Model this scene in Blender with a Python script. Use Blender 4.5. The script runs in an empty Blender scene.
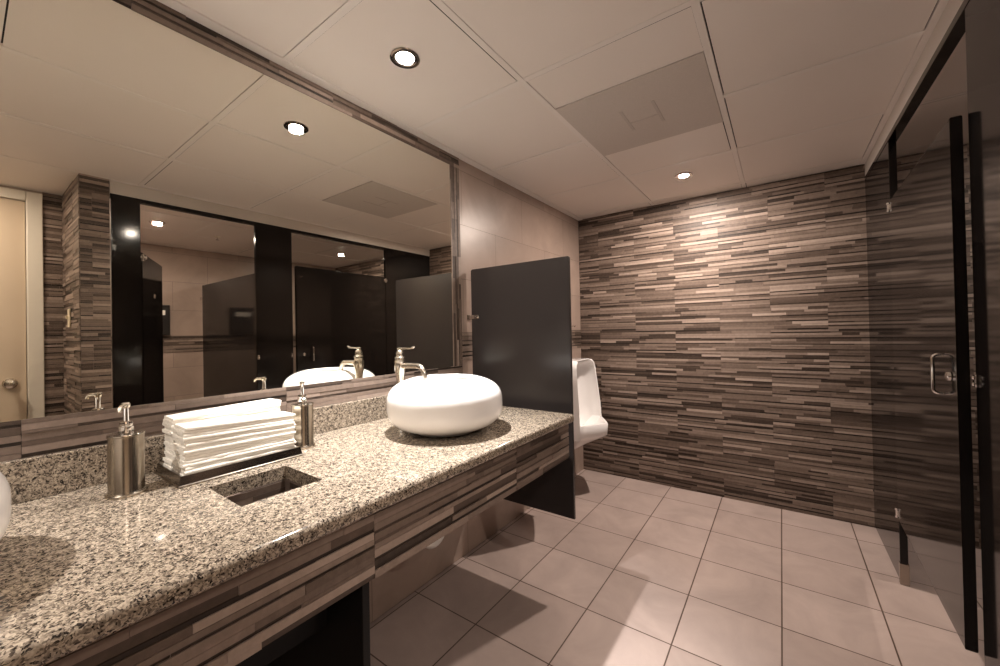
import bpy, bmesh, math, random
from mathutils import Vector, Matrix

# ------------------------------------------------------------------ scene, camera, light, exposure
scene = bpy.context.scene
col = scene.collection
scene.view_settings.view_transform = 'Standard'
scene.view_settings.look = 'None'
scene.view_settings.gamma = 1.0
scene.view_settings.exposure = 0.0
scene.view_settings.use_curve_mapping = False
scene.cycles.use_denoising = True
scene.cycles.max_bounces = 10
scene.cycles.diffuse_bounces = 3
scene.cycles.glossy_bounces = 6
scene.cycles.sample_clamp_indirect = 6.0

world = bpy.data.worlds.new('world')
scene.world = world
world.use_nodes = True
world.node_tree.nodes['Background'].inputs[0].default_value = (0.02, 0.016, 0.013, 1)
world.node_tree.nodes['Background'].inputs[1].default_value = 0.3

CAM = Vector((1.43767, -3.23555, 1.22628))
yaw, pitch, roll = math.radians(35.8846), math.radians(0.4752), math.radians(-1.1570)
fwd = Vector((-math.sin(yaw) * math.cos(pitch), math.cos(yaw) * math.cos(pitch), math.sin(pitch)))
rt = Vector((math.cos(yaw), math.sin(yaw), 0))
up = rt.cross(fwd)
rt2 = math.cos(roll) * rt + math.sin(roll) * up
up2 = -math.sin(roll) * rt + math.cos(roll) * up
cd = bpy.data.cameras.new('camera')
cam = bpy.data.objects.new('camera', cd)
col.objects.link(cam)
m = Matrix((rt2, up2, -fwd)).transposed().to_4x4()
m.translation = CAM
cam.matrix_world = m
cd.sensor_width = 36.0
cd.lens = 391.153 / 1000 * 36
cd.shift_x = 0.0019
cd.shift_y = -0.0045
cd.clip_start = 0.02
scene.camera = cam

CEIL = 2.2
WARM = (1.0, 0.86, 0.76)
COOL = (1.0, 0.985, 0.97)        # the lamp over the counter burns whiter than the others
# x, y, watts of the focused beam, watts of the wide glow, beam angle: the recessed downlights of the room and of the two stalls
LIGHTS = [(0.382, -2.304, 285, 2.0, 70), (0.953, -0.510, 50, 25, 92), (2.785, -2.250, 40, 14, 92), (2.850, -0.520, 34, 2, 92), (0.25, -3.80, 190, 0.5, 82), (2.16, -3.46, 26, 6, 92)]
LAMP_R = 0.029
for i, (lx, ly, w, wide, beam) in enumerate(LIGHTS):
    ld = bpy.data.lights.new('lamp_beam', 'SPOT')
    ld.energy = w
    ld.color = COOL if i in (0, 4) else WARM
    ld.spot_size = math.radians(beam)
    ld.spot_blend = 1.0
    ld.shadow_soft_size = 0.016
    lo = bpy.data.objects.new('lamp_beam', ld)
    lo.location = (lx, ly, CEIL - 0.018)
    col.objects.link(lo)
    la = bpy.data.lights.new('lamp_glow', 'AREA')
    la.shape = 'DISK'
    la.size = 0.06
    la.energy = wide
    la.color = COOL if i in (0, 4) else WARM
    lo = bpy.data.objects.new('lamp_glow', la)
    lo.location = (lx, ly, CEIL - 0.0185)
    col.objects.link(lo)

rnd = random.Random(7)

# ------------------------------------------------------------------ helpers
def tag(o, label=None, cat=None, group=None, kind=None):
    if label: o['label'] = label
    if cat: o['category'] = cat
    if group: o['group'] = group
    if kind: o['kind'] = kind
    return o

def thing(name, label, cat, loc=(0, 0, 0), group=None):
    o = bpy.data.objects.new(name, None)
    o.location = loc
    o.empty_display_size = 0.05
    col.objects.link(o)
    return tag(o, label, cat, group)

def obj(name, bm, mat, parent=None, smooth=False, angle=40):
    """link a bmesh as ONE object; its verts are given in world coordinates"""
    me = bpy.data.meshes.new(name)
    if parent is not None:
        p = parent
        off = Vector((0, 0, 0))
        while p is not None:
            off += p.location
            p = p.parent
        bmesh.ops.translate(bm, verts=bm.verts, vec=-off)
    if smooth:
        for f in bm.faces: f.smooth = True
        for e in bm.edges:
            if len(e.link_faces) == 2 and e.calc_face_angle(0) > math.radians(angle):
                e.smooth = False
    bm.to_mesh(me)
    bm.free()
    me.materials.append(mat)
    o = bpy.data.objects.new(name, me)
    col.objects.link(o)
    if parent is not None: o.parent = parent
    return o

def struct(name, bm, mat, parent=None, smooth=False):
    o = obj(name, bm, mat, parent, smooth)
    if parent is None: o['kind'] = 'structure'
    return o

def recenter(o, p):
    """move a top-level mesh's origin to p"""
    p = Vector(p)
    o.data.transform(Matrix.Translation(-p))
    o.location = p
    return o

def BM(): return bmesh.new()

def box(bm, a, b, bevel=0.0, seg=2):
    x0, y0, z0 = [min(a[i], b[i]) for i in range(3)]
    x1, y1, z1 = [max(a[i], b[i]) for i in range(3)]
    v = [bm.verts.new(p) for p in ((x0,y0,z0),(x1,y0,z0),(x1,y1,z0),(x0,y1,z0),(x0,y0,z1),(x1,y0,z1),(x1,y1,z1),(x0,y1,z1))]
    fs = [bm.faces.new([v[i] for i in q]) for q in ((0,3,2,1),(4,5,6,7),(0,1,5,4),(1,2,6,5),(2,3,7,6),(3,0,4,7))]
    if bevel:
        es = list({e for f in fs for e in f.edges})
        bmesh.ops.bevel(bm, geom=es, offset=bevel, segments=seg, profile=0.5, affect='EDGES', clamp_overlap=True)
    return bm

def prism(bm, pts, axis, a, b, bevel=0.0, seg=2):
    """polygon pts (2D) extruded along axis between a and b. axis 'x': pts=(y,z); 'y': (x,z); 'z': (x,y)"""
    def P(p, t):
        return {'x': (t, p[0], p[1]), 'y': (p[0], t, p[1]), 'z': (p[0], p[1], t)}[axis]
    v0 = [bm.verts.new(P(p, a)) for p in pts]
    v1 = [bm.verts.new(P(p, b)) for p in pts]
    n = len(pts)
    fs = [bm.faces.new(v0), bm.faces.new(v1[::-1])]
    for i in range(n):
        fs.append(bm.faces.new([v0[i], v1[i], v1[(i+1) % n], v0[(i+1) % n]]))
    bmesh.ops.recalc_face_normals(bm, faces=fs)
    if bevel:
        es = list({e for f in fs[:2] for e in f.edges})
        bmesh.ops.bevel(bm, geom=es, offset=bevel, segments=seg, profile=0.5, affect='EDGES', clamp_overlap=True)
    return bm

def lathe(bm, prof, c=(0, 0, 0), n=48, axis='z'):
    """prof: (r, h) from bottom to top"""
    c = Vector(c)
    rings = []
    def P(r, h, a):
        u, w = r * math.cos(a), r * math.sin(a)
        return c + Vector({'z': (u, w, h), 'x': (h, u, w), 'y': (u, h, w)}[axis])
    for r, h in prof:
        if r < 1e-6: rings.append([bm.verts.new(P(0, h, 0))])
        else: rings.append([bm.verts.new(P(r, h, 2 * math.pi * i / n)) for i in range(n)])
    fs = []
    for A, B in zip(rings, rings[1:]):
        for i in range(n):
            j = (i + 1) % n
            if len(A) == 1 and len(B) == 1: continue
            if len(A) == 1: fs.append(bm.faces.new([A[0], B[j], B[i]]))
            elif len(B) == 1: fs.append(bm.faces.new([A[i], A[j], B[0]]))
            else: fs.append(bm.faces.new([A[i], A[j], B[j], B[i]]))
    for rg, flip in ((rings[0], True), (rings[-1], False)):
        if len(rg) > 1: fs.append(bm.faces.new(rg[::-1] if flip else rg))
    bmesh.ops.recalc_face_normals(bm, faces=fs)
    return bm

def tube(bm, path, rad, n=16, cap=True):
    path = [Vector(p) for p in path]
    rads = rad if isinstance(rad, (list, tuple)) else [rad] * len(path)
    rings = []
    ref = None
    for i, p in enumerate(path):
        t = (path[min(i+1, len(path)-1)] - path[max(i-1, 0)]).normalized()
        if ref is None:
            ref = Vector((0, 0, 1)) if abs(t.z) < 0.9 else Vector((1, 0, 0))
        s = t.cross(ref).normalized()
        ref = s.cross(t).normalized()
        rings.append([bm.verts.new(p + rads[i] * (math.cos(a) * s + math.sin(a) * ref)) for a in [2 * math.pi * k / n for k in range(n)]])
    fs = []
    for A, B in zip(rings, rings[1:]):
        for i in range(n):
            fs.append(bm.faces.new([A[i], A[(i+1) % n], B[(i+1) % n], B[i]]))
    if cap:
        fs.append(bm.faces.new(rings[0][::-1])); fs.append(bm.faces.new(rings[-1]))
    bmesh.ops.recalc_face_normals(bm, faces=fs)
    return bm

def slab(bm, p0, p1, z0, z1, thick, bevel=0.004):
    """upright panel whose outer face runs from p0 to p1 (plan), thickened to the right of p0->p1"""
    a, b = Vector((p0[0], p0[1], 0)), Vector((p1[0], p1[1], 0))
    d = (b - a).normalized()
    n = Vector((d.y, -d.x, 0)) * thick
    return prism(bm, [(q.x, q.y) for q in (a, b, b + n, a + n)], 'z', z0, z1, bevel, 3)

def arc(c, r, a0, a1, n, plane='xz', fixed=0.0):
    out = []
    for i in range(n + 1):
        a = math.radians(a0 + (a1 - a0) * i / n)
        u, w = c[0] + r * math.cos(a), c[1] + r * math.sin(a)
        out.append((u, fixed, w) if plane == 'xz' else ((fixed, u, w) if plane == 'yz' else (u, w, fixed)))
    return out

# ------------------------------------------------------------------ materials
def new_mat(name):
    mt = bpy.data.materials.new(name)
    mt.use_nodes = True
    nt = mt.node_tree
    return mt, nt, nt.nodes['Principled BSDF'], nt.nodes, nt.links

def plain(name, color, rough=0.5, metal=0.0, spec=0.5, noise=0.0, nscale=40, bump=0.0, stretch=None, coat=0.0):
    mt, nt, b, N, L = new_mat(name)
    b.inputs['Base Color'].default_value = (*color, 1)
    b.inputs['Roughness'].default_value = rough
    b.inputs['Metallic'].default_value = metal
    b.inputs['Specular IOR Level'].default_value = spec
    b.inputs['Coat Weight'].default_value = coat
    b.inputs['Coat Roughness'].default_value = 0.05
    tc = N.new('ShaderNodeTexCoord')
    mp = N.new('ShaderNodeMapping')
    L.new(tc.outputs['Object'], mp.inputs[0])
    if stretch: mp.inputs['Scale'].default_value = stretch
    nz = N.new('ShaderNodeTexNoise')
    nz.inputs['Scale'].default_value = nscale
    nz.inputs['Detail'].default_value = 4
    L.new(mp.outputs[0], nz.inputs['Vector'])
    mx = N.new('ShaderNodeMix'); mx.data_type = 'RGBA'
    mx.inputs['A'].default_value = (*[c * (1 - noise) for c in color], 1)
    mx.inputs['B'].default_value = (*[min(1, c * (1 + noise)) for c in color], 1)
    L.new(nz.outputs['Fac'], mx.inputs['Factor'])
    L.new(mx.outputs['Result'], b.inputs['Base Color'])
    if bump:
        bp = N.new('ShaderNodeBump')
        bp.inputs['Strength'].default_value = bump
        bp.inputs['Distance'].default_value = 0.001
        L.new(nz.outputs['Fac'], bp.inputs['Height'])
        L.new(bp.outputs[0], b.inputs['Normal'])
    return mt

def stone_material():
    mt, nt, b, N, L = new_mat('ledger_stone_tile')
    at = N.new('ShaderNodeAttribute'); at.attribute_name = 'strip'
    tc = N.new('ShaderNodeTexCoord')
    nz = N.new('ShaderNodeTexNoise'); nz.inputs['Scale'].default_value = 55; nz.inputs['Detail'].default_value = 6; nz.inputs['Roughness'].default_value = 0.7
    L.new(tc.outputs['Object'], nz.inputs['Vector'])
    ad = N.new('ShaderNodeMath'); ad.operation = 'MULTIPLY_ADD'
    L.new(nz.outputs['Fac'], ad.inputs[0]); ad.inputs[1].default_value = 0.26; 
    sb = N.new('ShaderNodeMath'); sb.operation = 'SUBTRACT'
    L.new(at.outputs['Fac'], sb.inputs[0]); sb.inputs[1].default_value = 0.13
    L.new(sb.outputs[0], ad.inputs[2])
    rp = N.new('ShaderNodeValToRGB')
    e = rp.color_ramp.elements
    e[0].position = 0.0; e[0].color = (0.010, 0.006, 0.004, 1)
    e[1].position = 1.0; e[1].color = (0.44, 0.345, 0.287, 1)
    for p, c in ((0.2, (0.028, 0.018, 0.0125)), (0.45, (0.098, 0.068, 0.052)), (0.7, (0.22, 0.164, 0.132))):
        q = e.new(p); q.color = (*c, 1)
    L.new(ad.outputs[0], rp.inputs[0])
    L.new(rp.outputs[0], b.inputs['Base Color'])
    b.inputs['Roughness'].default_value = 0.5
    b.inputs['Specular IOR Level'].default_value = 0.35
    bp = N.new('ShaderNodeBump'); bp.inputs['Strength'].default_value = 0.25; bp.inputs['Distance'].default_value = 0.001
    L.new(nz.outputs['Fac'], bp.inputs['Height']); L.new(bp.outputs[0], b.inputs['Normal'])
    return mt

def granite_material():
    mt, nt, b, N, L = new_mat('speckled_granite')
    tc = N.new('ShaderNodeTexCoord')
    nz0 = N.new('ShaderNodeTexNoise'); nz0.inputs['Scale'].default_value = 90; nz0.inputs['Detail'].default_value = 2
    L.new(tc.outputs['Object'], nz0.inputs['Vector'])
    wv = N.new('ShaderNodeMix'); wv.data_type = 'VECTOR'; wv.inputs['Factor'].default_value = 0.012
    L.new(tc.outputs['Object'], wv.inputs['A']); L.new(nz0.outputs['Color'], wv.inputs['B'])
    vo = N.new('ShaderNodeTexVoronoi'); vo.inputs['Scale'].default_value = 360; vo.inputs['Randomness'].default_value = 1
    L.new(wv.outputs['Result'], vo.inputs['Vector'])
    sp = N.new('ShaderNodeSeparateColor'); L.new(vo.outputs['Color'], sp.inputs[0])
    nz = N.new('ShaderNodeTexNoise'); nz.inputs['Scale'].default_value = 85; nz.inputs['Detail'].default_value = 3
    L.new(tc.outputs['Object'], nz.inputs['Vector'])
    mr = N.new('ShaderNodeMapRange'); mr.inputs['From Min'].default_value = 0.3; mr.inputs['From Max'].default_value = 0.7
    mr.inputs['To Min'].default_value = -0.26; mr.inputs['To Max'].default_value = 0.26
    L.new(nz.outputs['Fac'], mr.inputs['Value'])
    ad = N.new('ShaderNodeMath'); ad.operation = 'ADD'
    L.new(sp.outputs[0], ad.inputs[0]); L.new(mr.outputs[0], ad.inputs[1])
    rp = N.new('ShaderNodeValToRGB')
    e = rp.color_ramp.elements
    e[0].position = 0.0; e[0].color = (0.018, 0.014, 0.012, 1)
    e[1].position = 1.0; e[1].color = (0.45, 0.375, 0.29, 1)
    for p, c in ((0.05, (0.020, 0.015, 0.012)), (0.13, (0.075, 0.056, 0.043)), (0.30, (0.140, 0.111, 0.085)), (0.50, (0.228, 0.184, 0.140)), (0.75, (0.325, 0.266, 0.206))):
        q = e.new(p); q.color = (*c, 1)
    L.new(ad.outputs[0], rp.inputs[0]); L.new(rp.outputs[0], b.inputs['Base Color'])
    b.inputs['Roughness'].default_value = 0.09
    return mt

def tile_material(name, c1, c2, grout, w, h, off, mortar, map_rot, map_loc, rough, bumpy=0.4):
    """flat tiles: brick texture laid in the plane given by map_rot (object space = world space here)"""
    mt, nt, b, N, L = new_mat(name)
    tc = N.new('ShaderNodeTexCoord')
    mp = N.new('ShaderNodeMapping'); mp.vector_type = 'POINT'
    mp.inputs['Rotation'].default_value = map_rot; mp.inputs['Location'].default_value = map_loc
    L.new(tc.outputs['Object'], mp.inputs[0])
    br = N.new('ShaderNodeTexBrick')
    br.offset = off; br.squash = 1.0
    br.inputs['Scale'].default_value = 1.0
    br.inputs['Brick Width'].default_value = w; br.inputs['Row Height'].default_value = h
    br.inputs['Mortar Size'].default_value = mortar; br.inputs['Mortar Smooth'].default_value = 0.15
    br.inputs['Bias'].default_value = 0.0
    br.inputs['Color1'].default_value = (*c1, 1); br.inputs['Color2'].default_value = (*c2, 1); br.inputs['Mortar'].default_value = (*grout, 1)
    L.new(mp.outputs[0], br.inputs['Vector'])
    nz = N.new('ShaderNodeTexNoise'); nz.inputs['Scale'].default_value = 3.5; nz.inputs['Detail'].default_value = 7; nz.inputs['Roughness'].default_value = 0.62
    nz.inputs['Distortion'].default_value = 0.6
    L.new(tc.outputs['Object'], nz.inputs['Vector'])
    mr = N.new('ShaderNodeMapRange'); mr.inputs['From Min'].default_value = 0.3; mr.inputs['From Max'].default_value = 0.7
    mr.inputs['To Min'].default_value = 0.84; mr.inputs['To Max'].default_value = 1.12
    L.new(nz.outputs['Fac'], mr.inputs['Value'])
    mx = N.new('ShaderNodeMix'); mx.data_type = 'RGBA'; mx.blend_type = 'MULTIPLY'; mx.inputs['Factor'].default_value = 1
    L.new(br.outputs['Color'], mx.inputs['A']); L.new(mr.outputs[0], mx.inputs['B'])
    L.new(mx.outputs['Result'], b.inputs['Base Color'])
    b.inputs['Roughness'].default_value = rough
    bp = N.new('ShaderNodeBump'); bp.inputs['Strength'].default_value = bumpy; bp.inputs['Distance'].default_value = 0.002; bp.invert = True
    L.new(br.outputs['Fac'], bp.inputs['Height']); L.new(bp.outputs[0], b.inputs['Normal'])
    return mt

def emitter(name, color, strength):
    mt, nt, b, N, L = new_mat(name)
    b.inputs['Base Color'].default_value = (0.8, 0.8, 0.8, 1)
    b.inputs['Emission Color'].default_value = (*color, 1)
    b.inputs['Emission Strength'].default_value = strength
    return mt

U = 0.3475                      # floor tile pitch
M_stone = stone_material()
M_granite = granite_material()
M_floor = tile_material('floor_tile', (0.41, 0.325, 0.292), (0.365, 0.286, 0.255), (0.07, 0.04, 0.026), U, U * 0.996, 0.0, 0.0028, (0, 0, 0), (-0.372 + 4 * U, 0.68 * U + 12 * U * 0.996, 0), 0.38)
H90 = math.pi / 2
# wall tiles: texture x runs along the wall, texture y is height
M_tile_x = tile_material('wall_tile_side', (0.38, 0.285, 0.235), (0.32, 0.24, 0.197), (0.18, 0.13, 0.105), 0.63, 0.305, 0.5, 0.0016, (0, H90, H90), (0, 0, 0), 0.35)
M_tile_y = tile_material('wall_tile_end', (0.38, 0.285, 0.235), (0.32, 0.24, 0.197), (0.18, 0.13, 0.105), 0.63, 0.305, 0.5, 0.0016, (H90, 0, 0), (0, 0, 0), 0.35)
M_rear = plain('dark_fill_cut_wall', (0.10, 0.075, 0.06), 0.6, noise=0.3, nscale=12)  # unseen rear wall, coloured dark to cut the light bounced into the room
M_ceil = plain('ceiling_panel', (0.80, 0.74, 0.69), 0.55, noise=0.03, nscale=3)
M_grid = plain('ceiling_grid_metal', (0.80, 0.75, 0.71), 0.4)
M_gap = plain('dark_gap', (0.03, 0.024, 0.02), 0.9)
M_lam = plain('charcoal_laminate', (0.007, 0.0055, 0.005), 0.09, spec=0.30, noise=0.06, nscale=200)
M_lam2 = plain('grey_laminate', (0.033, 0.028, 0.027), 0.24, noise=0.05, nscale=200)
M_black = plain('black_panel', (0.004, 0.0035, 0.0035), 0.6, spec=0.25)
M_alu = plain('satin_aluminium', (0.52, 0.47, 0.43), 0.35, metal=0.1, noise=0.05, nscale=60, stretch=(20, 0.5, 20))
M_chrome = plain('polished_chrome', (0.82, 0.80, 0.78), 0.06, metal=1.0)
M_soap = plain('brushed_soap_pump_steel', (0.50, 0.445, 0.375), 0.19, metal=1.0, noise=0.10, nscale=160, stretch=(1, 1, 0.02))
M_nickel = plain('brushed_nickel', (0.66, 0.60, 0.51), 0.24, metal=1.0, noise=0.08, nscale=120, stretch=(1, 1, 0.03))
M_steel = plain('brushed_steel', (0.34, 0.30, 0.26), 0.16, metal=1.0, noise=0.05, nscale=150, stretch=(1, 0.03, 1))
M_porc = plain('white_porcelain', (0.88, 0.855, 0.84), 0.09, noise=0.01, coat=0.4)
M_pvc = plain('white_plastic_pipe', (0.78, 0.74, 0.70), 0.35, noise=0.02)
M_towel = plain('white_paper', (0.86, 0.81, 0.73), 0.85, noise=0.04, nscale=300, bump=0.3)
M_mirror = plain('silvered_glass', (0.86, 0.83, 0.75), 0.0, metal=1.0)
M_door = plain('cream_painted_door', (0.55, 0.44, 0.325), 0.4, noise=0.03, nscale=5)
M_casing = plain('white_painted_casing', (0.72, 0.66, 0.56), 0.4, noise=0.02)
M_vent = plain('perforated_grille', (0.56, 0.505, 0.46), 0.6, noise=0.12, nscale=260)
M_ventdark = plain('grille_damper_strip', (0.50, 0.45, 0.41), 0.7, noise=0.1, nscale=260)  # strips slightly darker than the panel, for the duct parts behind it
M_plastic = plain('ivory_plastic', (0.66, 0.56, 0.40), 0.4)
M_lens = emitter('lamp_lens', (1.0, 0.87, 0.75), 1000)
M_darkbox = plain('dark_steel_box', (0.035, 0.03, 0.028), 0.3, metal=0.4)

# ------------------------------------------------------------------ ledger stone cladding
ROWSETS = [(0.016, 0.007, 0.017, 0.012, 0.006, 0.015, 0.018, 0.008, 0.013, 0.017, 0.007, 0.014), (0.013, 0.018, 0.008, 0.015, 0.019, 0.006, 0.012, 0.016, 0.009, 0.018, 0.016),
           (0.018, 0.009, 0.014, 0.007, 0.019, 0.012, 0.008, 0.017, 0.006, 0.016, 0.011, 0.013), (0.009, 0.017, 0.012, 0.018, 0.007, 0.016, 0.014, 0.006, 0.017, 0.015, 0.019)]
def stone(bm, org, ud, nd, width, height, seed, sheet=0.60, phase=0.0, zphase=0.0, vd=(0, 0, 1)):
    """strips of ledger stone on a rectangle: org lower corner, ud along, vd up, nd outwards"""
    r = random.Random(seed)
    lay = bm.loops.layers.float_color.get('strip') or bm.loops.layers.float_color.new('strip')
    org, ud, nd, vd = Vector(org), Vector(ud), Vector(nd), Vector(vd)
    flip = ud.cross(vd).dot(nd) < 0
    def quad(ps, v):
        vs = [bm.verts.new(p) for p in ps]
        f = bm.faces.new(vs if not flip else vs[::-1])
        for l in f.loops: l[lay] = (v, v, v, 1)
    def P(u, w, d): return org + ud * u + vd * w + nd * d
    quad([P(0, 0, 0), P(width, 0, 0), P(width, height, 0), P(0, height, 0)], 0.08)
    z = -zphase
    k = 0
    while z < height - 1e-5:
        u0 = -phase - (0.3 if k % 2 else 0.0)
        while u0 < width:
            u1 = u0 + sheet
            zz = z
            for hgt in r.choice(ROWSETS):
                u = u0
                while u < u1 - 1e-5:
                    ln = r.uniform(0.08, 0.40)
                    if u + ln > u1 - 0.07: ln = u1 - u
                    if hgt < 0.010: v = r.choice((r.uniform(0.08, 0.28), r.uniform(0.10, 0.36), r.uniform(0.38, 0.60)))
                    else: v = r.choice((r.uniform(0.24, 0.42), r.uniform(0.42, 0.62), r.uniform(0.48, 0.70), r.uniform(0.55, 0.76), r.uniform(0.66, 0.90)))
                    d = (r.uniform(0.0035, 0.0060) if v > 0.4 else r.uniform(0.0012, 0.0032))
                    g = 0.0004
                    a, b_ = max(0, u + g), min(width, u + ln - g)
                    c, e_ = max(0, zz + g), min(height, zz + hgt - g)
                    if b_ - a > 0.002 and e_ - c > 0.001:
                        quad([P(a, c, d), P(b_, c, d), P(b_, e_, d), P(a, e_, d)], v)
                        quad([P(a, c, 0), P(b_, c, 0), P(b_, c, d), P(a, c, d)], v)
                        quad([P(a, e_, d), P(b_, e_, d), P(b_, e_, 0), P(a, e_, 0)], v)
                        quad([P(a, c, 0), P(a, c, d), P(a, e_, d), P(a, e_, 0)], v)
                        quad([P(b_, c, d), P(b_, c, 0), P(b_, e_, 0), P(b_, e_, d)], v)
                    u += ln
                zz += hgt
            u0 = u1
        z += 0.15
        k += 1
    return bm

def quadface(bm, ps):
    bm.faces.new([bm.verts.new(p) for p in ps])
    return bm

# ------------------------------------------------------------------ the room shell
XS = 1.868                     # outer face of the stall fronts
XE = 3.81                      # wall behind the stalls
YR = -4.75                     # wall behind the camera
XD = 2.47                      # wall with the entry door
YP0, YP1 = -2.69, -2.815       # stone pier beside the first stall

struct('floor', box(BM(), (-0.1, YR - 0.1, -0.08), (XE + 0.1, 0.1, 0)), M_floor)
b = BM()
stone(b, (0, 0, 0), (1, 0, 0), (0, -1, 0), XE, CEIL, 11, phase=0.12)
struct('wall_back', b, M_stone)
# left wall: plain tile
b = BM(); box(b, (-0.1, YR, 0), (0, 0.0, CEIL))
struct('wall_left', b, M_tile_x)
b = BM(); stone(b, (0, -1.592, 1.072), (0, 1, 0), (1, 0, 0), 1.586, 0.155, 5, phase=0.2)
struct('trim_1', b, M_stone)
# stone border round the mirror
MZ0, MZ1, MY1 = 1.044, 2.136, -1.668
b = BM()
stone(b, (0.0005, YR + 0.05, 0.955), (0, 1, 0), (1, 0, 0), -1.596 - YR - 0.05, MZ0 - 0.955, 21, phase=0.25)
stone(b, (0.0005, YR + 0.05, MZ1), (0, 1, 0), (1, 0, 0), -1.596 - YR - 0.05, CEIL - MZ1, 22, phase=0.05)
stone(b, (0.0005, -1.596, MZ0), (0, 0, 1), (1, 0, 0), MZ1 - MZ0, 0.072, 23, vd=(0, -1, 0))
struct('trim_2', b, M_stone)
# wall behind the stalls, with its stone band
b = BM(); box(b, (XE, YP0, 0), (XE + 0.1, 0.0, CEIL)); struct('wall_right', b, M_tile_x)
b = BM(); stone(b, (XE, YP0, 1.072), (0, 1, 0), (-1, 0, 0), -YP0, 0.18, 6, phase=0.1); struct('trim_3', b, M_stone)
# stall side wall and pier
b = BM(); box(b, (XS + 0.06, YP0 - 0.02, 0), (XE, YP0, CEIL)); struct('wall_stall', b, M_tile_y)
b = BM(); stone(b, (XS + 0.06, YP0, 1.072), (1, 0, 0), (0, 1, 0), XE - XS - 0.06, 0.18, 8, phase=0.1); struct('trim_4', b, M_stone)
b = BM()
stone(b, (XS - 0.004, YP1, 0), (0, 1, 0), (-1, 0, 0), YP0 - YP1, CEIL, 31, phase=0.25)
stone(b, (XS - 0.004, YP1, 0), (1, 0, 0), (0, -1, 0), XD - XS + 0.004, CEIL, 32, phase=0.1)
box(b, (XS - 0.004, YP1, 0), (XS + 0.06, YP0, CEIL))
box(b, (XS + 0.06, YP1, 0), (XD, YP0 - 0.02, CEIL))
struct('wall_pier', b, M_stone)
# entry wall (x = XD) with door
DY0, DY1, DZ = -2.975, -3.80, 2.125
b = BM()
stone(b, (XD, -2.905, 0), (0, 1, 0), (-1, 0, 0), -2.905 * -1 + YP1, CEIL, 33, phase=0.3)
stone(b, (XD, YR, 0), (0, 1, 0), (-1, 0, 0), -3.87 - YR, CEIL, 34, phase=0.3)
box(b, (XD, YR, 0), (XD + 0.1, DY1 - 0.07, CEIL)); box(b, (XD, DY0 + 0.07, 0), (XD + 0.1, YP1, CEIL)); box(b, (XD, DY1 - 0.07, DZ + 0.06), (XD + 0.1, DY0 + 0.07, CEIL))
struct('wall_entry', b, M_stone)
b = BM()
for y0, y1 in ((DY0, DY0 + 0.07), (DY1 - 0.07, DY1)):
    box(b, (XD - 0.014, y0, 0), (XD + 0.1, y1, DZ + 0.06), 0.004)
box(b, (XD - 0.014, DY1, DZ), (XD + 0.1, DY0, DZ + 0.06), 0.004)
struct('trim_5', b, M_casing)
dr = struct('door_1', box(BM(), (XD + 0.01, DY1 + 0.003, 0.008), (XD + 0.05, DY0 - 0.003, DZ - 0.003), 0.002), M_door)
b = BM()
lathe(b, [(0.0, 0), (0.031, 0), (0.033, -0.004), (0.030, -0.010), (0.012, -0.014), (0.011, -0.032), (0.024, -0.038), (0.030, -0.050), (0.028, -0.062), (0.016, -0.069), (0, -0.070)], (XD + 0.01, -3.045, 0.965), 32, 'x')
struct('door_knob', b, M_nickel, dr, True)
b = BM(); box(b, (-0.1, YR - 0.1, 0), (XD + 0.1, YR, CEIL)); struct('wall_rear', b, M_rear)
# wall angle along the ceiling and base trim lines
b = BM(); box(b, (0.0, YR, CEIL - 0.004), (0.0425, -0.002, CEIL + 0.004), 0.001); struct('trim_6', b, M_grid)

# ------------------------------------------------------------------ suspended ceiling
struct('gap_shade_backing', box(BM(), (-0.1, YR - 0.1, CEIL + 0.012), (XE + 0.1, 0.1, CEIL + 0.05)), M_gap)  # dark sheet added above the panels; its colour puts shade in the joints
b = BM()
G = 0.012
XL = [0.029 + 0.61 * k for k in range(0, 7)]
YL = [-0.72 - 0.61 * k for k in range(-2, 7)][::-1]
VENT = (0.652, 1.236, -1.685, -1.105)
cells = []
rc = random.Random(3)
xs = [-0.1] + XL + [XE + 0.1]
ys = [YR - 0.1] + [y for y in YL if YR < y < 0] + [0.05]
for i in range(len(xs) - 1):
    for j in range(len(ys) - 1):
        x0, x1, y0, y1 = xs[i], xs[i+1], ys[j], ys[j+1]
        if i == 2 and y0 > -2.0 and y1 < -0.7:
            continue
        cells.append((x0 + G, x1 - G, y0 + G, y1 - G))
cells.append((XL[1] + G, XL[2] - G, -1.94 + G, VENT[2] - 0.002))
cells.append((XL[1] + G, XL[2] - G, VENT[3] + 0.002, -0.72 - G))
for x0, x1, y0, y1 in cells:
    h = rc.uniform(0.0, 0.0025)
    t = [rc.uniform(-0.001, 0.001) for _ in range(4)]
    g0, g1, g2, g3 = [rc.choice((0.0006, 0.0014, 0.0024, 0.0042)) for _ in range(4)]
    vs = [b.verts.new(p) for p in ((x0+g0, y0+g2, CEIL+0.001+h+t[0]), (x1-g1, y0+g2, CEIL+0.001+h+t[1]), (x1-g1, y1-g3, CEIL+0.001+h+t[2]), (x0+g0, y1-g3, CEIL+0.001+h+t[3]))]
    b.faces.new(vs)
struct('ceiling', b, M_ceil)
b = BM()
for x in XL[1:]:
    if x < XE: box(b, (x - G, YR, CEIL), (x + G, 0.0, CEIL + 0.01), 0.0008)
for y in YL:
    if YR < y < 0:
        for i in range(len(xs) - 1):
            if i == 2 and abs(y + 1.33) < 0.02: continue
            box(b, (max(0, xs[i] + G), y - G, CEIL + 0.0003), (min(XE, xs[i+1] - G), y + G, CEIL + 0.01), 0.0008)
struct('trim_7', b, M_grid)

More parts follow.
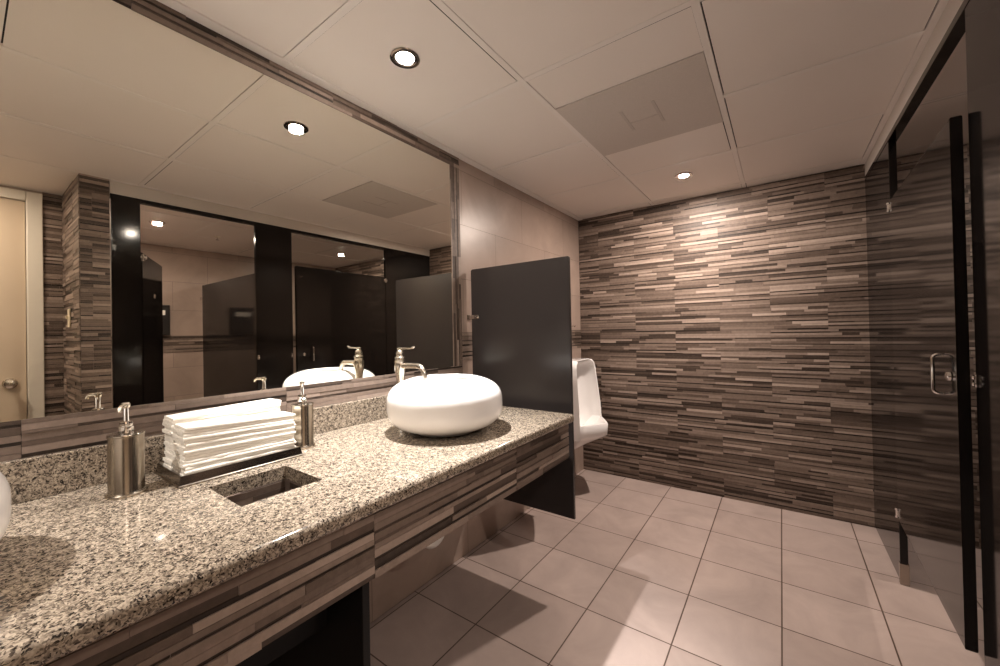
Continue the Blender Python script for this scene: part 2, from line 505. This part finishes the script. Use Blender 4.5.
vt = thing('ceiling_vent', 'square greyish perforated air vent set among the pale ceiling panels', 'vent', ((VENT[0]+VENT[1])/2, (VENT[2]+VENT[3])/2, CEIL))
b = BM()
box(b, (VENT[0], VENT[2], CEIL - 0.002), (VENT[1], VENT[3], CEIL + 0.011), 0.001)
obj('perforated_panel', b, M_vent, vt)
vx, vy = (VENT[0]+VENT[1])/2, (VENT[2]+VENT[3])/2
b = BM()
box(b, (vx - 0.075, vy - 0.10, CEIL - 0.0035), (vx - 0.062, vy + 0.10, CEIL - 0.0015))
box(b, (vx + 0.062, vy - 0.10, CEIL - 0.0035), (vx + 0.075, vy + 0.10, CEIL - 0.0015))
box(b, (vx - 0.062, vy + 0.02, CEIL - 0.0035), (vx + 0.062, vy + 0.03, CEIL - 0.0015))
obj('damper', b, M_ventdark, vt)

# downlights
LN = ['recessed ceiling downlight above the counter near the mirror', 'recessed ceiling downlight close to the stone end wall',
      'recessed ceiling downlight inside the open first stall, seen in the mirror', 'recessed ceiling downlight above the closed second stall, seen in the mirror',
      'recessed ceiling downlight over the left hand basin', 'recessed ceiling downlight by the entry door']
for (lx, ly, *_), lab in zip(LIGHTS, LN):
    t = thing('downlight', lab, 'light', (lx, ly, CEIL), 'recessed downlights')
    b = BM()
    lathe(b, [(0.0305, -0.001), (0.034, -0.0035), (0.045, -0.004), (0.052, -0.003), (0.054, 0.0), (0.054, 0.010), (0.0305, 0.010)], (lx, ly, CEIL - 0.001), 40)
    obj('trim_ring', b, M_chrome, t, True)
    b = BM()
    lathe(b, [(0.0, -0.0055), (LAMP_R * 0.45, -0.0052), (LAMP_R * 0.8, -0.0042), (LAMP_R, -0.002), (LAMP_R, 0.008), (0, 0.009)], (lx, ly, CEIL - 0.002), 32)
    obj('lamp_lens', b, M_lens, t, True)

# ------------------------------------------------------------------ mirror
o = obj('wall_mirror', box(BM(), (0.0004, YR + 0.06, MZ0), (0.003, MY1, MZ1)), M_mirror)
recenter(o, (0.0004, -2.9, MZ0))
tag(o, 'long frameless wall mirror above the granite counter, bordered by ledger stone', 'mirror')

# ------------------------------------------------------------------ vanity
CZ = 0.857
CX = 0.692
CY1 = -1.651
CY0 = YR + 0.06
HX0, HX1, HY0, HY1 = 0.286, 0.478, -2.876, -2.690
van = thing('vanity_counter', 'long granite counter with stone tile apron hung along the mirror wall', 'counter', (0.35, -2.8, 0.66))
b = BM()
xsq = [0.0015, HX0, HX1, CX]
ysq = [CY0, HY0, HY1, CY1]
TH = 0.036
gv = {}
for iz, z in enumerate((CZ - TH, CZ)):
    for i, x in enumerate(xsq):
        for j, y in enumerate(ysq):
            gv[i, j, iz] = b.verts.new((x, y, z))
for i in range(3):
    for j in range(3):
        if i == 1 and j == 1: continue
        b.faces.new([gv[i,j,1], gv[i+1,j,1], gv[i+1,j+1,1], gv[i,j+1,1]])
        b.faces.new([gv[i,j,0], gv[i,j+1,0], gv[i+1,j+1,0], gv[i+1,j,0]])
for i in range(3):
    b.faces.new([gv[i,0,0], gv[i+1,0,0], gv[i+1,0,1], gv[i,0,1]])
    b.faces.new([gv[i,3,0], gv[i,3,1], gv[i+1,3,1], gv[i+1,3,0]])
    b.faces.new([gv[0,i,0], gv[0,i,1], gv[0,i+1,1], gv[0,i+1,0]])
    b.faces.new([gv[3,i,0], gv[3,i+1,0], gv[3,i+1,1], gv[3,i,1]])
for (i0, j0, i1, j1) in ((1,1,2,1),(2,1,2,2),(2,2,1,2),(1,2,1,1)):
    b.faces.new([gv[i0,j0,0], gv[i0,j0,1], gv[i1,j1,1], gv[i1,j1,0]])
bmesh.ops.recalc_face_normals(b, faces=b.faces)
fe = [e for e in b.edges if all(abs(v.co.x - CX) < 1e-6 for v in e.verts) and abs(e.verts[0].co.z - e.verts[1].co.z) < 1e-6]
bmesh.ops.bevel(b, geom=fe, offset=0.012, segments=5, profile=0.5, affect='EDGES')
obj('granite_slab', b, M_granite, van, True, 30)
o = obj('granite_backsplash', box(BM(), (0.001, CY0, CZ + 0.0002), (0.022, -1.652, 0.9545), 0.002), M_granite)
recenter(o, (0.011, -2.8, CZ))
tag(o, 'low granite upstand along the back of the counter under the mirror', 'backsplash')
b = BM()
AX = 0.660
stone(b, (AX, CY0, 0.660), (0, 1, 0), (1, 0, 0), CY1 - CY0, CZ - TH - 0.660, 46, sheet=0.60, phase=0.382, zphase=0.0)
box(b, (AX - 0.02, CY0, 0.660), (AX + 0.0003, CY1, CZ - TH))
obj('stone_apron', b, M_stone, van)
b = BM(); box(b, (0.004, -2.69, 0.003), (0.640, -2.67, CZ - TH), 0.002)
obj('support_panel', b, M_black, van)
# waste chute under the hole
b = BM()
zt = CZ - TH - 0.0002
box(b, (HX0 - 0.01, HY0 - 0.01, 0.49), (HX1 + 0.01, HY1 + 0.01, 0.50))
box(b, (HX0 - 0.01, HY0 - 0.01, 0.50), (HX0 - 0.0005, HY1 + 0.01, zt)); box(b, (HX1, HY0 - 0.01, 0.50), (HX1 + 0.01, HY1 + 0.01, zt))
box(b, (HX0 - 0.0005, HY1 + 0.0005, 0.50), (HX1, HY1 + 0.01, zt)); box(b, (HX0 - 0.0005, HY0 - 0.01, 0.50), (HX1, HY0, zt))
ch = obj('waste_chute', b, M_black, van)
b = BM()
stone(b, (HX0, HY0, 0.50), (0, 1, 0), (1, 0, 0), HY1 - HY0, CZ - TH - 0.5004, 51, phase=0.2)
stone(b, (HX0, HY1, 0.50), (1, 0, 0), (0, -1, 0), HX1 - HX0, CZ - TH - 0.5004, 52, phase=0.2)
obj('tiled_lining', b, M_stone, ch)

# ------------------------------------------------------------------ basins, taps, pipes
def copy_tree(root, loc, label, group=None):
    r = root.copy(); col.objects.link(r); r.location = loc; r['label'] = label
    if group: r['group'] = group
    for c in list(root.children):
        k = c.copy(); col.objects.link(k); k.parent = r
        for g in list(c.children):
            q = g.copy(); col.objects.link(q); q.parent = k
    return r

SX, SY = 0.3913, -2.142
SY2 = -3.402
bas = thing('vessel_sink', 'round white porcelain vessel basin at the divider end of the granite counter', 'sink', (SX, SY, CZ), 'vessel basins on the counter')
R, Hs, n = 0.2181, 0.208, 2.8
prof = [(0.0, 0.002), (R * 0.50, 0.0), (R * 0.56, 0.002)]
for i in range(1, 40):
    t = -1 + 2 * i / 40.0
    rr = R * (1 - abs(t) ** n) ** (1 / n)
    if t < 0 and rr < R * 0.57: continue
    if t > 0 and rr < 0.128: break
    prof.append((rr, Hs / 2 * (1 + t)))
ztop = Hs
zr = prof[-1][1]
prof += [(0.121, zr + 0.0015), (0.114, zr + 0.001), (0.109, zr - 0.004), (0.108, zr - 0.014), (0.118, zr - 0.028), (0.150, zr - 0.05), (0.170, zr - 0.09), (0.150, zr - 0.128), (0.10, ztop - 0.166), (0.03, ztop - 0.175), (0, ztop - 0.175)]
b = BM(); lathe(b, prof, (SX, SY, CZ), 72); obj('basin', b, M_porc, bas, True, 60)
b = BM(); lathe(b, [(0, 0.0), (0.026, 0.0), (0.026, 0.004), (0.018, 0.007), (0, 0.007)], (SX, SY, CZ + ztop - 0.175), 32); obj('drain', b, M_chrome, bas, True)
copy_tree(bas, (SX, SY2, CZ), 'round white porcelain vessel basin cut off by the left edge of the picture')

FX, FY = 0.146, -2.153
fau = thing('tap', 'brushed nickel lever tap behind the basin at the divider end', 'tap', (FX, FY, CZ), 'taps behind the basins')
b = BM()
lathe(b, [(0.0, 0.0), (0.024, 0.0), (0.024, 0.008), (0.017, 0.014), (0.0155, 0.10), (0.0155, 0.165), (0.017, 0.185), (0.0205, 0.205), (0.0235, 0.228), (0.0235, 0.240), (0.021, 0.257), (0.0175, 0.262), (0.0215, 0.265), (0.0215, 0.270), (0.0165, 0.274), (0.0175, 0.280), (0.0165, 0.290), (0.012, 0.299), (0.006, 0.304), (0, 0.305)], (FX, FY, CZ), 40)
obj('body', b, M_nickel, fau, True, 50)
b = BM()
z = CZ + 0.236
pth = [(FX + 0.012, FY, z - 0.004), (FX + 0.04, FY, z + 0.002), (FX + 0.085, FY, z + 0.002)] + arc((FX + 0.106, z - 0.036), 0.038, 85, 5, 8, 'xz', FY) + [(FX + 0.1445, FY, z - 0.045)]
tube(b, pth, [0.0120, 0.0120, 0.0118] + [0.0115] * 9 + [0.0120], 20)
obj('spout', b, M_nickel, fau, True, 50)
b = BM()
z = CZ + 0.306
tube(b, [(FX - 0.016, FY, z), (FX, FY, z + 0.001), (FX + 0.03, FY, z + 0.002), (FX + 0.06, FY, z + 0.002), (FX + 0.074, FY, z + 0.004), (FX + 0.084, FY, z + 0.008), (FX + 0.089, FY, z + 0.010)], [0.0035, 0.0050, 0.0032, 0.0030, 0.0040, 0.0050, 0.0022], 14)
obj('lever', b, M_nickel, fau, True, 50)
copy_tree(fau, (FX, SY2 - 0.011, CZ), 'brushed nickel lever tap behind the left hand basin')

pp = thing('waste_pipe', 'white plastic basin waste trap hanging below the counter apron', 'pipe', (0.26, -2.06, 0.35))
b = BM()
TX = 0.25
pth = [(TX, -2.125, CZ - TH - 0.002), (TX, -2.125, 0.50), (TX, -2.125, 0.44)] + [(TX, -2.08 - 0.045 * math.cos(a), 0.402 - 0.045 * math.sin(a)) for a in [math.pi * k / 12 for k in range(13)]] + [(TX, -2.035, 0.45), (TX - 0.01, -2.035, 0.475), (TX - 0.04, -2.035, 0.487), (0.003, -2.035, 0.490)]
tube(b, pth, 0.021, 18)
obj('trap', b, M_pvc, pp, True)
b = BM()
lathe(b, [(0.0215, -0.016), (0.028, -0.014), (0.028, 0.014), (0.0215, 0.016)], (TX, -2.125, 0.47), 24)
obj('slip_nut', b, M_pvc, pp, True)
b = BM()
lathe(b, [(0.0215, -0.016), (0.028, -0.014), (0.028, 0.014), (0.0215, 0.016)], (TX, -2.035, 0.44), 24)
obj('slip_nut', b, M_pvc, pp, True)

# ------------------------------------------------------------------ soap dispensers
DX, DYY = 0.161, -3.000
dis = thing('soap_dispenser', 'brushed nickel soap pump standing to the left of the paper towel tray', 'soap dispenser', (DX, DYY, CZ), 'soap pumps on the counter')
b = BM()
lathe(b, [(0, 0), (0.0372, 0.0), (0.0380, 0.002), (0.0380, 0.005), (0.0365, 0.007), (0.0345, 0.0075), (0.0342, 0.009), (0.0332, 0.0095), (0.0330, 0.010), (0.0330, 0.139), (0.0340, 0.1395), (0.0342, 0.1405), (0.0342, 0.143), (0.0335, 0.1445), (0.030, 0.1447), (0.013, 0.1455), (0, 0.1455)], (DX, DYY, CZ), 48)
obj('body', b, M_soap, dis, True, 25)
b = BM()
lathe(b, [(0, 0.1455), (0.0135, 0.1455), (0.0145, 0.148), (0.0145, 0.160), (0.0125, 0.162), (0.0125, 0.166), (0.0135, 0.168), (0.0125, 0.172), (0.0055, 0.174), (0.0050, 0.204), (0, 0.204)], (DX, DYY, CZ), 32)
obj('collar', b, M_chrome, dis, True, 35)
b = BM()
z = CZ + 0.2045
lathe(b, [(0, 0.0), (0.0062, 0.0), (0.0082, 0.004), (0.0085, 0.010), (0.0065, 0.013), (0, 0.014)], (DX, DYY, z), 24)
d = Vector((0.88, -0.47, 0)).normalized()
o0 = Vector((DX, DYY, z + 0.007))
tube(b, [o0, o0 + d * 0.015, o0 + d * 0.028 + Vector((0, 0, -0.001)), o0 + d * 0.036 + Vector((0, 0, -0.005)), o0 + d * 0.038 + Vector((0, 0, -0.012))], [0.0052, 0.0045, 0.0042, 0.0042, 0.0036], 14)
obj('pump_head', b, M_nickel, dis, True, 45)
copy_tree(dis, (0.142, -2.564, CZ), 'brushed nickel soap pump behind the right end of the towel tray')

# ------------------------------------------------------------------ tray and towels
TX0, TX1, TY0, TY1 = 0.036, 0.236, -2.921, -2.612
tr = thing('towel_tray', 'shallow steel tray holding two stacks of paper towels on the granite', 'tray', ((TX0+TX1)/2, (TY0+TY1)/2, CZ))
b = BM()
def ringz(x0, x1, y0, y1, z): return [b.verts.new(p) for p in ((x0, y0, z), (x1, y0, z), (x1, y1, z), (x0, y1, z))]
rings = [ringz(TX0 + 0.006, TX1 - 0.006, TY0 + 0.006, TY1 - 0.006, CZ + 0.0005), ringz(TX0 - 0.001, TX1 + 0.001, TY0 - 0.001, TY1 + 0.001, CZ + 0.0005),
         ringz(TX0 - 0.001, TX1 + 0.001, TY0 - 0.001, TY1 + 0.001, CZ + 0.004), ringz(TX0 + 0.002, TX1 - 0.002, TY0 + 0.002, TY1 - 0.002, CZ + 0.006),
         ringz(TX0 + 0.0065, TX1 - 0.0065, TY0 + 0.0065, TY1 - 0.0065, CZ + 0.027), ringz(TX0 + 0.008, TX1 - 0.008, TY0 + 0.008, TY1 - 0.008, CZ + 0.027), ringz(TX0 + 0.0075, TX1 - 0.0075, TY0 + 0.0075, TY1 - 0.0075, CZ + 0.006)]
for A, B in zip(rings, rings[1:]):
    for i in range(4): b.faces.new([A[i], A[(i+1) % 4], B[(i+1) % 4], B[i]])
b.faces.new(rings[0][::-1]); b.faces.new(rings[-1])
bmesh.ops.recalc_face_normals(b, faces=b.faces)
obj('tray_body', b, M_steel, tr)

ONES = ['', 'first', 'second', 'third', 'fourth', 'fifth', 'sixth', 'seventh', 'eighth', 'ninth', 'tenth', 'eleventh', 'twelfth', 'thirteenth', 'fourteenth', 'fifteenth', 'sixteenth', 'seventeenth', 'eighteenth', 'nineteenth', 'twentieth']
def ordinal(k):
    return ONES[k] if k <= 20 else 'twenty-' + ONES[k - 20]
def towel(xf, xb, y0, y1, z, th, tilt, shrink, rr):
    """one C-folded paper towel: rounded fold at the front, folded flaps meeting on the underside"""
    bm = BM()
    xm = (xf + xb) / 2 + rr.uniform(-0.006, 0.006)
    h = th * 0.975
    q = th * 0.10
    prof = []
    r_ = h / 2
    for k in range(9):
        a = math.radians(-90 + 180 * k / 8)
        prof.append((xf - r_ * 0.45 + r_ * 0.45 * abs(math.cos(a)) ** 0.6, r_ + r_ * math.sin(a)))
    prof += [(xf - 0.03, h), (xm, h * 0.98), (xb + 0.03, h)]
    for k in range(9):
        a = math.radians(90 + 180 * k / 8)
        prof.append((xb + r_ + r_ * math.cos(a) * 0.9, r_ + r_ * math.sin(a)))
    prof += [(xm - 0.003, 0), (xm - 0.003, q * 3), (xm + 0.003, q * 3), (xm + 0.003, 0)]
    ns = 10
    wv = [rr.uniform(-0.0003, 0.0003) for _ in range(ns + 1)]
    wx = [rr.uniform(-0.0010, 0.0010) for _ in range(ns + 1)]
    sk = rr.uniform(-0.004, 0.004)
    rows = []
    for s in range(ns + 1):
        y = y0 + (y1 - y0) * s / ns
        rows.append([bm.verts.new((px + wx[s] + sk * (s / ns - 0.5), y + rr.uniform(-0.0008, 0.0008) * (s in (0, ns)), z + pz * (1 - shrink * s / ns) - tilt * (s / ns) + wv[s] * (pz / h))) for px, pz in prof])
    np_ = len(prof)
    for A, B in zip(rows, rows[1:]):
        for i in range(np_): bm.faces.new([A[i], A[(i+1) % np_], B[(i+1) % np_], B[i]])
    bm.faces.new(rows[0][::-1]); bm.faces.new(rows[-1])
    bmesh.ops.recalc_face_normals(bm, faces=bm.faces)
    return bm
rt_ = random.Random(12)
for stack, (xf, xb, ztop_, cnt) in (('front', (0.214, 0.128, 1.000, 16)), ('back', (0.124, 0.046, 1.013, 17))):
    zb = CZ + 0.0068
    th = (ztop_ - zb) / cnt
    for k in range(cnt):
        idx = cnt - 1 - k
        j = rt_.uniform(-0.0016, 0.0012)
        e0 = rt_.uniform(-0.005, 0.002) if idx else 0.0
        bmt = towel(xf + j, xb + j, -2.901 + e0, -2.625 + rt_.uniform(-0.005, 0.003), zb + k * th, th, (0.115 if stack == 'front' else -0.04) * th * k, 0.118 if stack == 'front' else -0.037, rt_)
        o = obj('paper_towel', bmt, M_towel, None, True, 60)
        recenter(o, ((xf + xb) / 2, -2.76, zb + k * th))
        word = 'bottommost' if idx == cnt - 1 else ('topmost' if idx == 0 else ordinal(idx + 1) + ' from the top')
        tag(o, 'folded white paper towel, %s of the %s stack in the steel tray' % (word, stack), 'paper towel', 'paper towels in the %s stack' % stack)

# ------------------------------------------------------------------ urinal divider
DVY = -1.535
DX0, DX1, DZ0, DZ1 = 0.024, 0.629, 0.333, 1.580
dv = thing('urinal_divider', 'charcoal grey privacy panel between the counter end and the urinals', 'privacy panel', (0.41, DVY + 0.008, DZ0))
b = BM()
pts = [(DX0, DZ0), (DX1, DZ0)] + [(p[0], p[2]) for p in arc((DX1 - 0.008, DZ1 - 0.008), 0.008, 0, 90, 4)] + [(DX0 + 0.008, DZ1), (DX0, DZ1 - 0.008)]
prism(b, pts, 'y', DVY, DVY + 0.016, 0.002)
obj('panel', b, M_lam2, dv)
for z in (1.312, 0.56):
    x0 = 0.0075 if 1.07 < z < 1.23 else 0.001
    b = BM()
    box(b, (x0, DVY - 0.014, z - 0.014), (x0 + 0.004, DVY + 0.030, z + 0.014), 0.001)
    box(b, (x0 + 0.003, DVY - 0.004, z - 0.011), (0.082, DVY - 0.0004, z + 0.011), 0.0012)
    box(b, (x0 + 0.003, DVY + 0.0164, z - 0.011), (0.082, DVY + 0.020, z + 0.011), 0.0012)
    br = obj('bracket', b, M_chrome, dv)
    for x in (0.050, 0.070):
        b = BM(); lathe(b, [(0, 0.001), (0.007, 0.001), (0.006, -0.004), (0, -0.006)], (x, DVY - 0.004, z), 16, 'y')
        obj('screw', b, M_chrome, br, True)

# ------------------------------------------------------------------ urinals
UY = -0.462
ur = thing('urinal', 'white wall hung urinal in the corner beside the stone end wall', 'urinal', (0.0, UY, 0.34), 'wall hung urinals')
def urinal_mesh():
    bm = BM()
    # upper shield: a channel open to the front
    def sec(z, dep, hw, inner, t):
        pts = [(0.002, -hw), (dep * 0.75, -hw), (dep, -hw + 0.006), (dep + 0.004, -hw + t * 0.5), (dep, -hw + t)]
        ni = 13
        for k in range(ni):
            a = math.pi * (k + 0.5) / ni
            s = -math.cos(a) * (hw - t)
            pts.append((dep - (dep - inner) * math.sin(a) ** 0.8, s))
        pts += [(dep, hw - t), (dep + 0.004, hw - t * 0.5), (dep, hw - 0.006), (dep * 0.75, hw), (0.002, hw)]
        return [bm.verts.new((x, UY + y, z)) for x, y in pts]
    S = [sec(0.44, 0.265, 0.212, 0.12, 0.014), sec(0.55, 0.270, 0.212, 0.10, 0.012), sec(0.65, 0.266, 0.207, 0.095, 0.012), sec(0.80, 0.252, 0.194, 0.09, 0.012), sec(0.93, 0.240, 0.180, 0.095, 0.012), sec(0.972, 0.236, 0.171, 0.13, 0.016), sec(0.988, 0.233, 0.155, 0.20, 0.03), sec(0.998, 0.226, 0.150, 0.215, 0.03), sec(1.002, 0.205, 0.140, 0.196, 0.03)]
    np_ = len(S[0])
    for A, B in zip(S, S[1:]):
        for i in range(np_): bm.faces.new([A[i], A[(i+1) % np_], B[(i+1) % np_], B[i]])
    bm.faces.new(S[0][::-1]); bm.faces.new(S[-1])
    # lower bowl with a pointed lip
    def lip(z, hw, side, tip, k):
        pts = [(0.002, -hw), (side * 0.6, -hw * 1.0), (side, -hw)]
        for i in range(1, 12):
            s = -1 + 2 * i / 12
            x = tip - (tip - side) * abs(s) ** k
            pts.append((x, hw * s))
        pts += [(side, hw), (side * 0.6, hw), (0.002, hw)]
        return [bm.verts.new((x, UY + y, z)) for x, y in pts]
    Lp = [lip(0.300, 0.045, 0.10, 0.125, 2), lip(0.33, 0.060, 0.13, 0.165, 2), lip(0.38, 0.105, 0.18, 0.25, 1.7), lip(0.42, 0.165, 0.225, 0.33, 1.4), lip(0.445, 0.192, 0.258, 0.378, 1.15), lip(0.46, 0.201, 0.270, 0.394, 1.1), lip(0.540, 0.204, 0.276, 0.402, 1.1), lip(0.546, 0.201, 0.273, 0.398, 1.1),
          lip(0.546, 0.190, 0.262, 0.378, 1.1), lip(0.540, 0.187, 0.259, 0.373, 1.1), lip(0.48, 0.15, 0.21, 0.30, 1.4), lip(0.44, 0.08, 0.15, 0.2, 2)]
    np2 = len(Lp[0])
    for A, B in zip(Lp, Lp[1:]):
        for i in range(np2): bm.faces.new([A[i], A[(i+1) % np2], B[(i+1) % np2], B[i]])
    bm.faces.new(Lp[0][::-1]); bm.faces.new(Lp[-1])
    bmesh.ops.recalc_face_normals(bm, faces=bm.faces)
    return bm
obj('bowl', urinal_mesh(), M_porc, ur, True, 50)
b = BM()
tube(b, [(0.09, UY + 0.03, 1.002), (0.09, UY + 0.03, 1.20)], 0.011, 16)
lathe(b, [(0.0, -0.06), (0.02, -0.058), (0.024, -0.04), (0.024, 0.03), (0.019, 0.042), (0.008, 0.048), (0, 0.05)], (0.09, UY + 0.03, 1.255), 28)
tube(b, [(0.09, UY + 0.03, 1.235), (0.05, UY + 0.03, 1.235), (0.007, UY + 0.03, 1.235)], 0.013, 16)
fv = obj('flush_valve', b, M_chrome, ur, True)
b = BM()
tube(b, [(0.108, UY + 0.03, 1.262), (0.13, UY + 0.03, 1.262), (0.145, UY + 0.03, 1.258)], [0.008, 0.006, 0.009], 12)
obj('flush_lever', b, M_chrome, fv, True)
copy_tree(ur, (0.0, -1.11, 0.34), 'white wall hung urinal hidden behind the charcoal privacy panel')

# ------------------------------------------------------------------ toilet stalls
PT = 0.028
ZH0 = 2.095
HY_ = -0.640                     # stall-side edge of the end pilaster
def pilaster(label, y0, y1, group='stall pilasters'):
    t = thing('stall_pilaster', label, 'stall pilaster', (XS + PT / 2, (y0 + y1) / 2, 0), group)
    b = BM(); box(b, (XS, y0, 0.012), (XS + PT, y1, ZH0), 0.003); obj('panel', b, M_lam, t)
    return t
P1 = pilaster('glossy black stall pilaster against the stone end wall', HY_, -0.008)
b = BM(); box(b, (XS - 0.002, HY_ - 0.003, 0), (XS + PT + 0.003, HY_ + 0.022, 0.100), 0.002); obj('floor_shoe', b, M_steel, P1)
P2 = pilaster('glossy black stall pilaster between the open and the closed stall door', -1.873, -1.594)
b = BM(); box(b, (XS - 0.003, -1.876, 0), (XS + PT + 0.003, -1.591, 0.10), 0.002); obj('floor_shoe', b, M_steel, P2)
P3 = pilaster('narrow black stall pilaster beside the stone pier, seen in the mirror', YP0 + 0.008, -2.547)
b = BM(); box(b, (XS - 0.003, YP0 + 0.008, 0), (XS + PT + 0.003, -2.544, 0.10), 0.002); obj('floor_shoe', b, M_steel, P3)

hd = thing('stall_header', 'black header rail with a pale filler strip along the top of the stall fronts', 'rail', (XS, -1.35, ZH0))
b = BM(); box(b, (XS - 0.001, YP0 + 0.004, ZH0), (XS + 0.036, -0.006, ZH0 + 0.026), 0.002)
obj('rail', b, M_lam, hd)
b = BM(); box(b, (XS + 0.001, YP0 + 0.004, ZH0 + 0.0265), (XS + 0.034, -0.006, CEIL - 0.0005))
obj('filler_strip', b, M_alu, hd)['label'] = 'pale filler strip'

def hinge(parent, x, y, z):
    b = BM()
    tube(b, [(x, y, z - 0.014), (x, y, z + 0.014)], 0.0055, 14)
    lathe(b, [(0, -0.024), (0.008, -0.022), (0.008, -0.014), (0.004, -0.012)], (x, y, z), 14)
    lathe(b, [(0.004, 0.012), (0.008, 0.014), (0.008, 0.022), (0, 0.024)], (x, y, z), 14)
    box(b, (x + 0.001, y - 0.020, z - 0.012), (x + 0.005, y + 0.020, z + 0.012), 0.001)
    return obj('hinge', b, M_chrome, parent, True)

# closed door (second stall): hinged at the end pilaster, its free edge standing slightly proud
d2a, d2b = (XS - 0.004, -0.650), (XS - 0.030, -1.576)
D2 = thing('stall_door', 'glossy black stall door nearly shut, next to the stone end wall', 'stall door', (XS, -1.12, 0.302), 'stall doors')
b = BM(); slab(b, d2b, d2a, 0.302, 1.812, 0.025, 0.007); obj('panel', b, M_lam, D2)
for z in (1.778, 0.335): hinge(D2, XS - 0.006, -0.643, z)
b = BM()
hx, hy, hz = XS - 0.0285, -1.445, 1.068
pth = [(hx, hy, hz - 0.060), (hx - 0.006, hy, hz - 0.060)] + [(hx - 0.008 - 0.012 * math.sin(a), hy, hz - 0.048 - 0.012 * math.cos(a)) for a in [H90 * k / 4 for k in range(5)]] + [(hx - 0.020 + 0.012 - 0.012 * math.cos(a), hy, hz + 0.048 + 0.012 * math.sin(a)) for a in [H90 * k / 4 for k in range(5)]] + [(hx - 0.006, hy, hz + 0.060), (hx, hy, hz + 0.060)]
tube(b, pth, 0.0045, 14)
obj('pull_handle', b, M_chrome, D2, True)
b = BM()
lathe(b, [(0, 0.0), (0.014, 0.0), (0.013, -0.006), (0.006, -0.009), (0, -0.010)], (XS - 0.0305, -1.520, 1.068), 20, 'x')
obj('latch_turn', b, M_chrome, D2, True)
# latch keepers on the middle pilaster
for yk in (-1.604, -1.863):
    b = BM()
    box(b, (XS - 0.006, yk - 0.008, 1.048), (XS + 0.001, yk + 0.008, 1.082), 0.002)
    lathe(b, [(0, -0.001), (0.006, -0.001), (0.005, -0.004), (0, -0.006)], (XS - 0.006, yk, 1.056), 14, 'x')
    lathe(b, [(0, -0.001), (0.006, -0.001), (0.005, -0.004), (0, -0.006)], (XS - 0.006, yk, 1.074), 14, 'x')
    obj('latch_keeper', b, M_chrome, P2, True)

# open door (first stall), swung inward
d1a, d1b = (XS + PT + 0.016, -2.530), (2.440, -2.305)
D1 = thing('stall_door', 'glossy black stall door swung open into the first stall, seen in the mirror', 'stall door', (XS + 0.03, -2.535, 0.302), 'stall doors')
b = BM(); slab(b, d1b, d1a, 0.302, 1.787, -0.025, 0.005); obj('panel', b, M_lam, D1)
for z in (1.750, 0.335): hinge(D1, XS + PT + 0.004, -2.530, z)
dd = (Vector((d1b[0], d1b[1], 0)) - Vector((d1a[0], d1a[1], 0))).normalized()
nn = Vector((dd.y, -dd.x, 0))
p0 = Vector((d1a[0], d1a[1], 1.53)) + dd * 0.32
b = BM()
tube(b, [p0 - nn * 0.001, p0 + nn * 0.03, p0 + nn * 0.045 + Vector((0, 0, 0.015))], [0.006, 0.005, 0.006], 12)
lathe(b, [(0, -0.016), (0.013, -0.014), (0.013, 0.014), (0, 0.016)], tuple(p0 + nn * 0.004), 16)
obj('coat_hook', b, M_chrome, D1, True)

# divider between the stalls
dvd = thing('stall_divider', 'glossy black dividing panel between the two toilet stalls, seen in the mirror', 'stall divider', (2.8, -1.63, 0.302))
b = BM(); box(b, (XS + PT + 0.0005, -1.642, 0.302), (3.765, -1.617, 1.806), 0.004); obj('panel', b, M_lam, dvd)
for z in (1.66, 0.5):
    b = BM(); box(b, (3.735, -1.650, z - 0.016), (XE - 0.001, -1.6425, z + 0.016), 0.002); box(b, (3.735, -1.6165, z - 0.016), (XE - 0.001, -1.609, z + 0.016), 0.002)
    obj('bracket', b, M_chrome, dvd)

sd = thing('seat_cover_dispenser', 'dark metal seat cover dispenser on the wall inside the open stall', 'dispenser', (XE, -2.05, 1.21))
b = BM(); box(b, (XE - 0.045, -2.170, 1.262), (XE - 0.0005, -1.925, 1.575), 0.006); obj('case', b, M_darkbox, sd)
b = BM(); box(b, (XE - 0.0475, -2.135, 1.47), (XE - 0.0445, -1.965, 1.52), 0.001); obj('paper_slot', b, M_towel, sd)

# small sprinkler above the open stall
sp = thing('sprinkler_head', 'tiny white sprinkler head on the ceiling inside the open stall', 'sprinkler', (2.96, -1.76, CEIL))
b = BM(); lathe(b, [(0, -0.012), (0.012, -0.012), (0.024, -0.004), (0.026, 0.003), (0, 0.003)], (2.96, -1.76, CEIL), 24); obj('rosette', b, M_casing, sp, True)
b = BM(); tube(b, [(2.96, -1.76, CEIL - 0.011), (2.96, -1.76, CEIL - 0.03)], 0.005, 12); lathe(b, [(0, -0.034), (0.014, -0.033), (0.014, -0.031), (0, -0.030)], (2.96, -1.76, CEIL), 16); obj('deflector', b, M_chrome, sp, True)

# light switch on the pier
ls = thing('light_switch', 'ivory light switch on the side of the stone pier, seen in the mirror', 'switch', (2.189, YP1 - 0.006, 1.366))
b = BM(); box(b, (2.189 - 0.036, YP1 - 0.0125, 1.366 - 0.058), (2.189 + 0.036, YP1 - 0.0062, 1.366 + 0.058), 0.002); obj('cover_plate', b, M_plastic, ls)
b = BM(); box(b, (2.189 - 0.006, YP1 - 0.024, 1.366 - 0.004), (2.189 + 0.006, YP1 - 0.012, 1.366 + 0.014), 0.001); obj('toggle', b, M_plastic, ls)
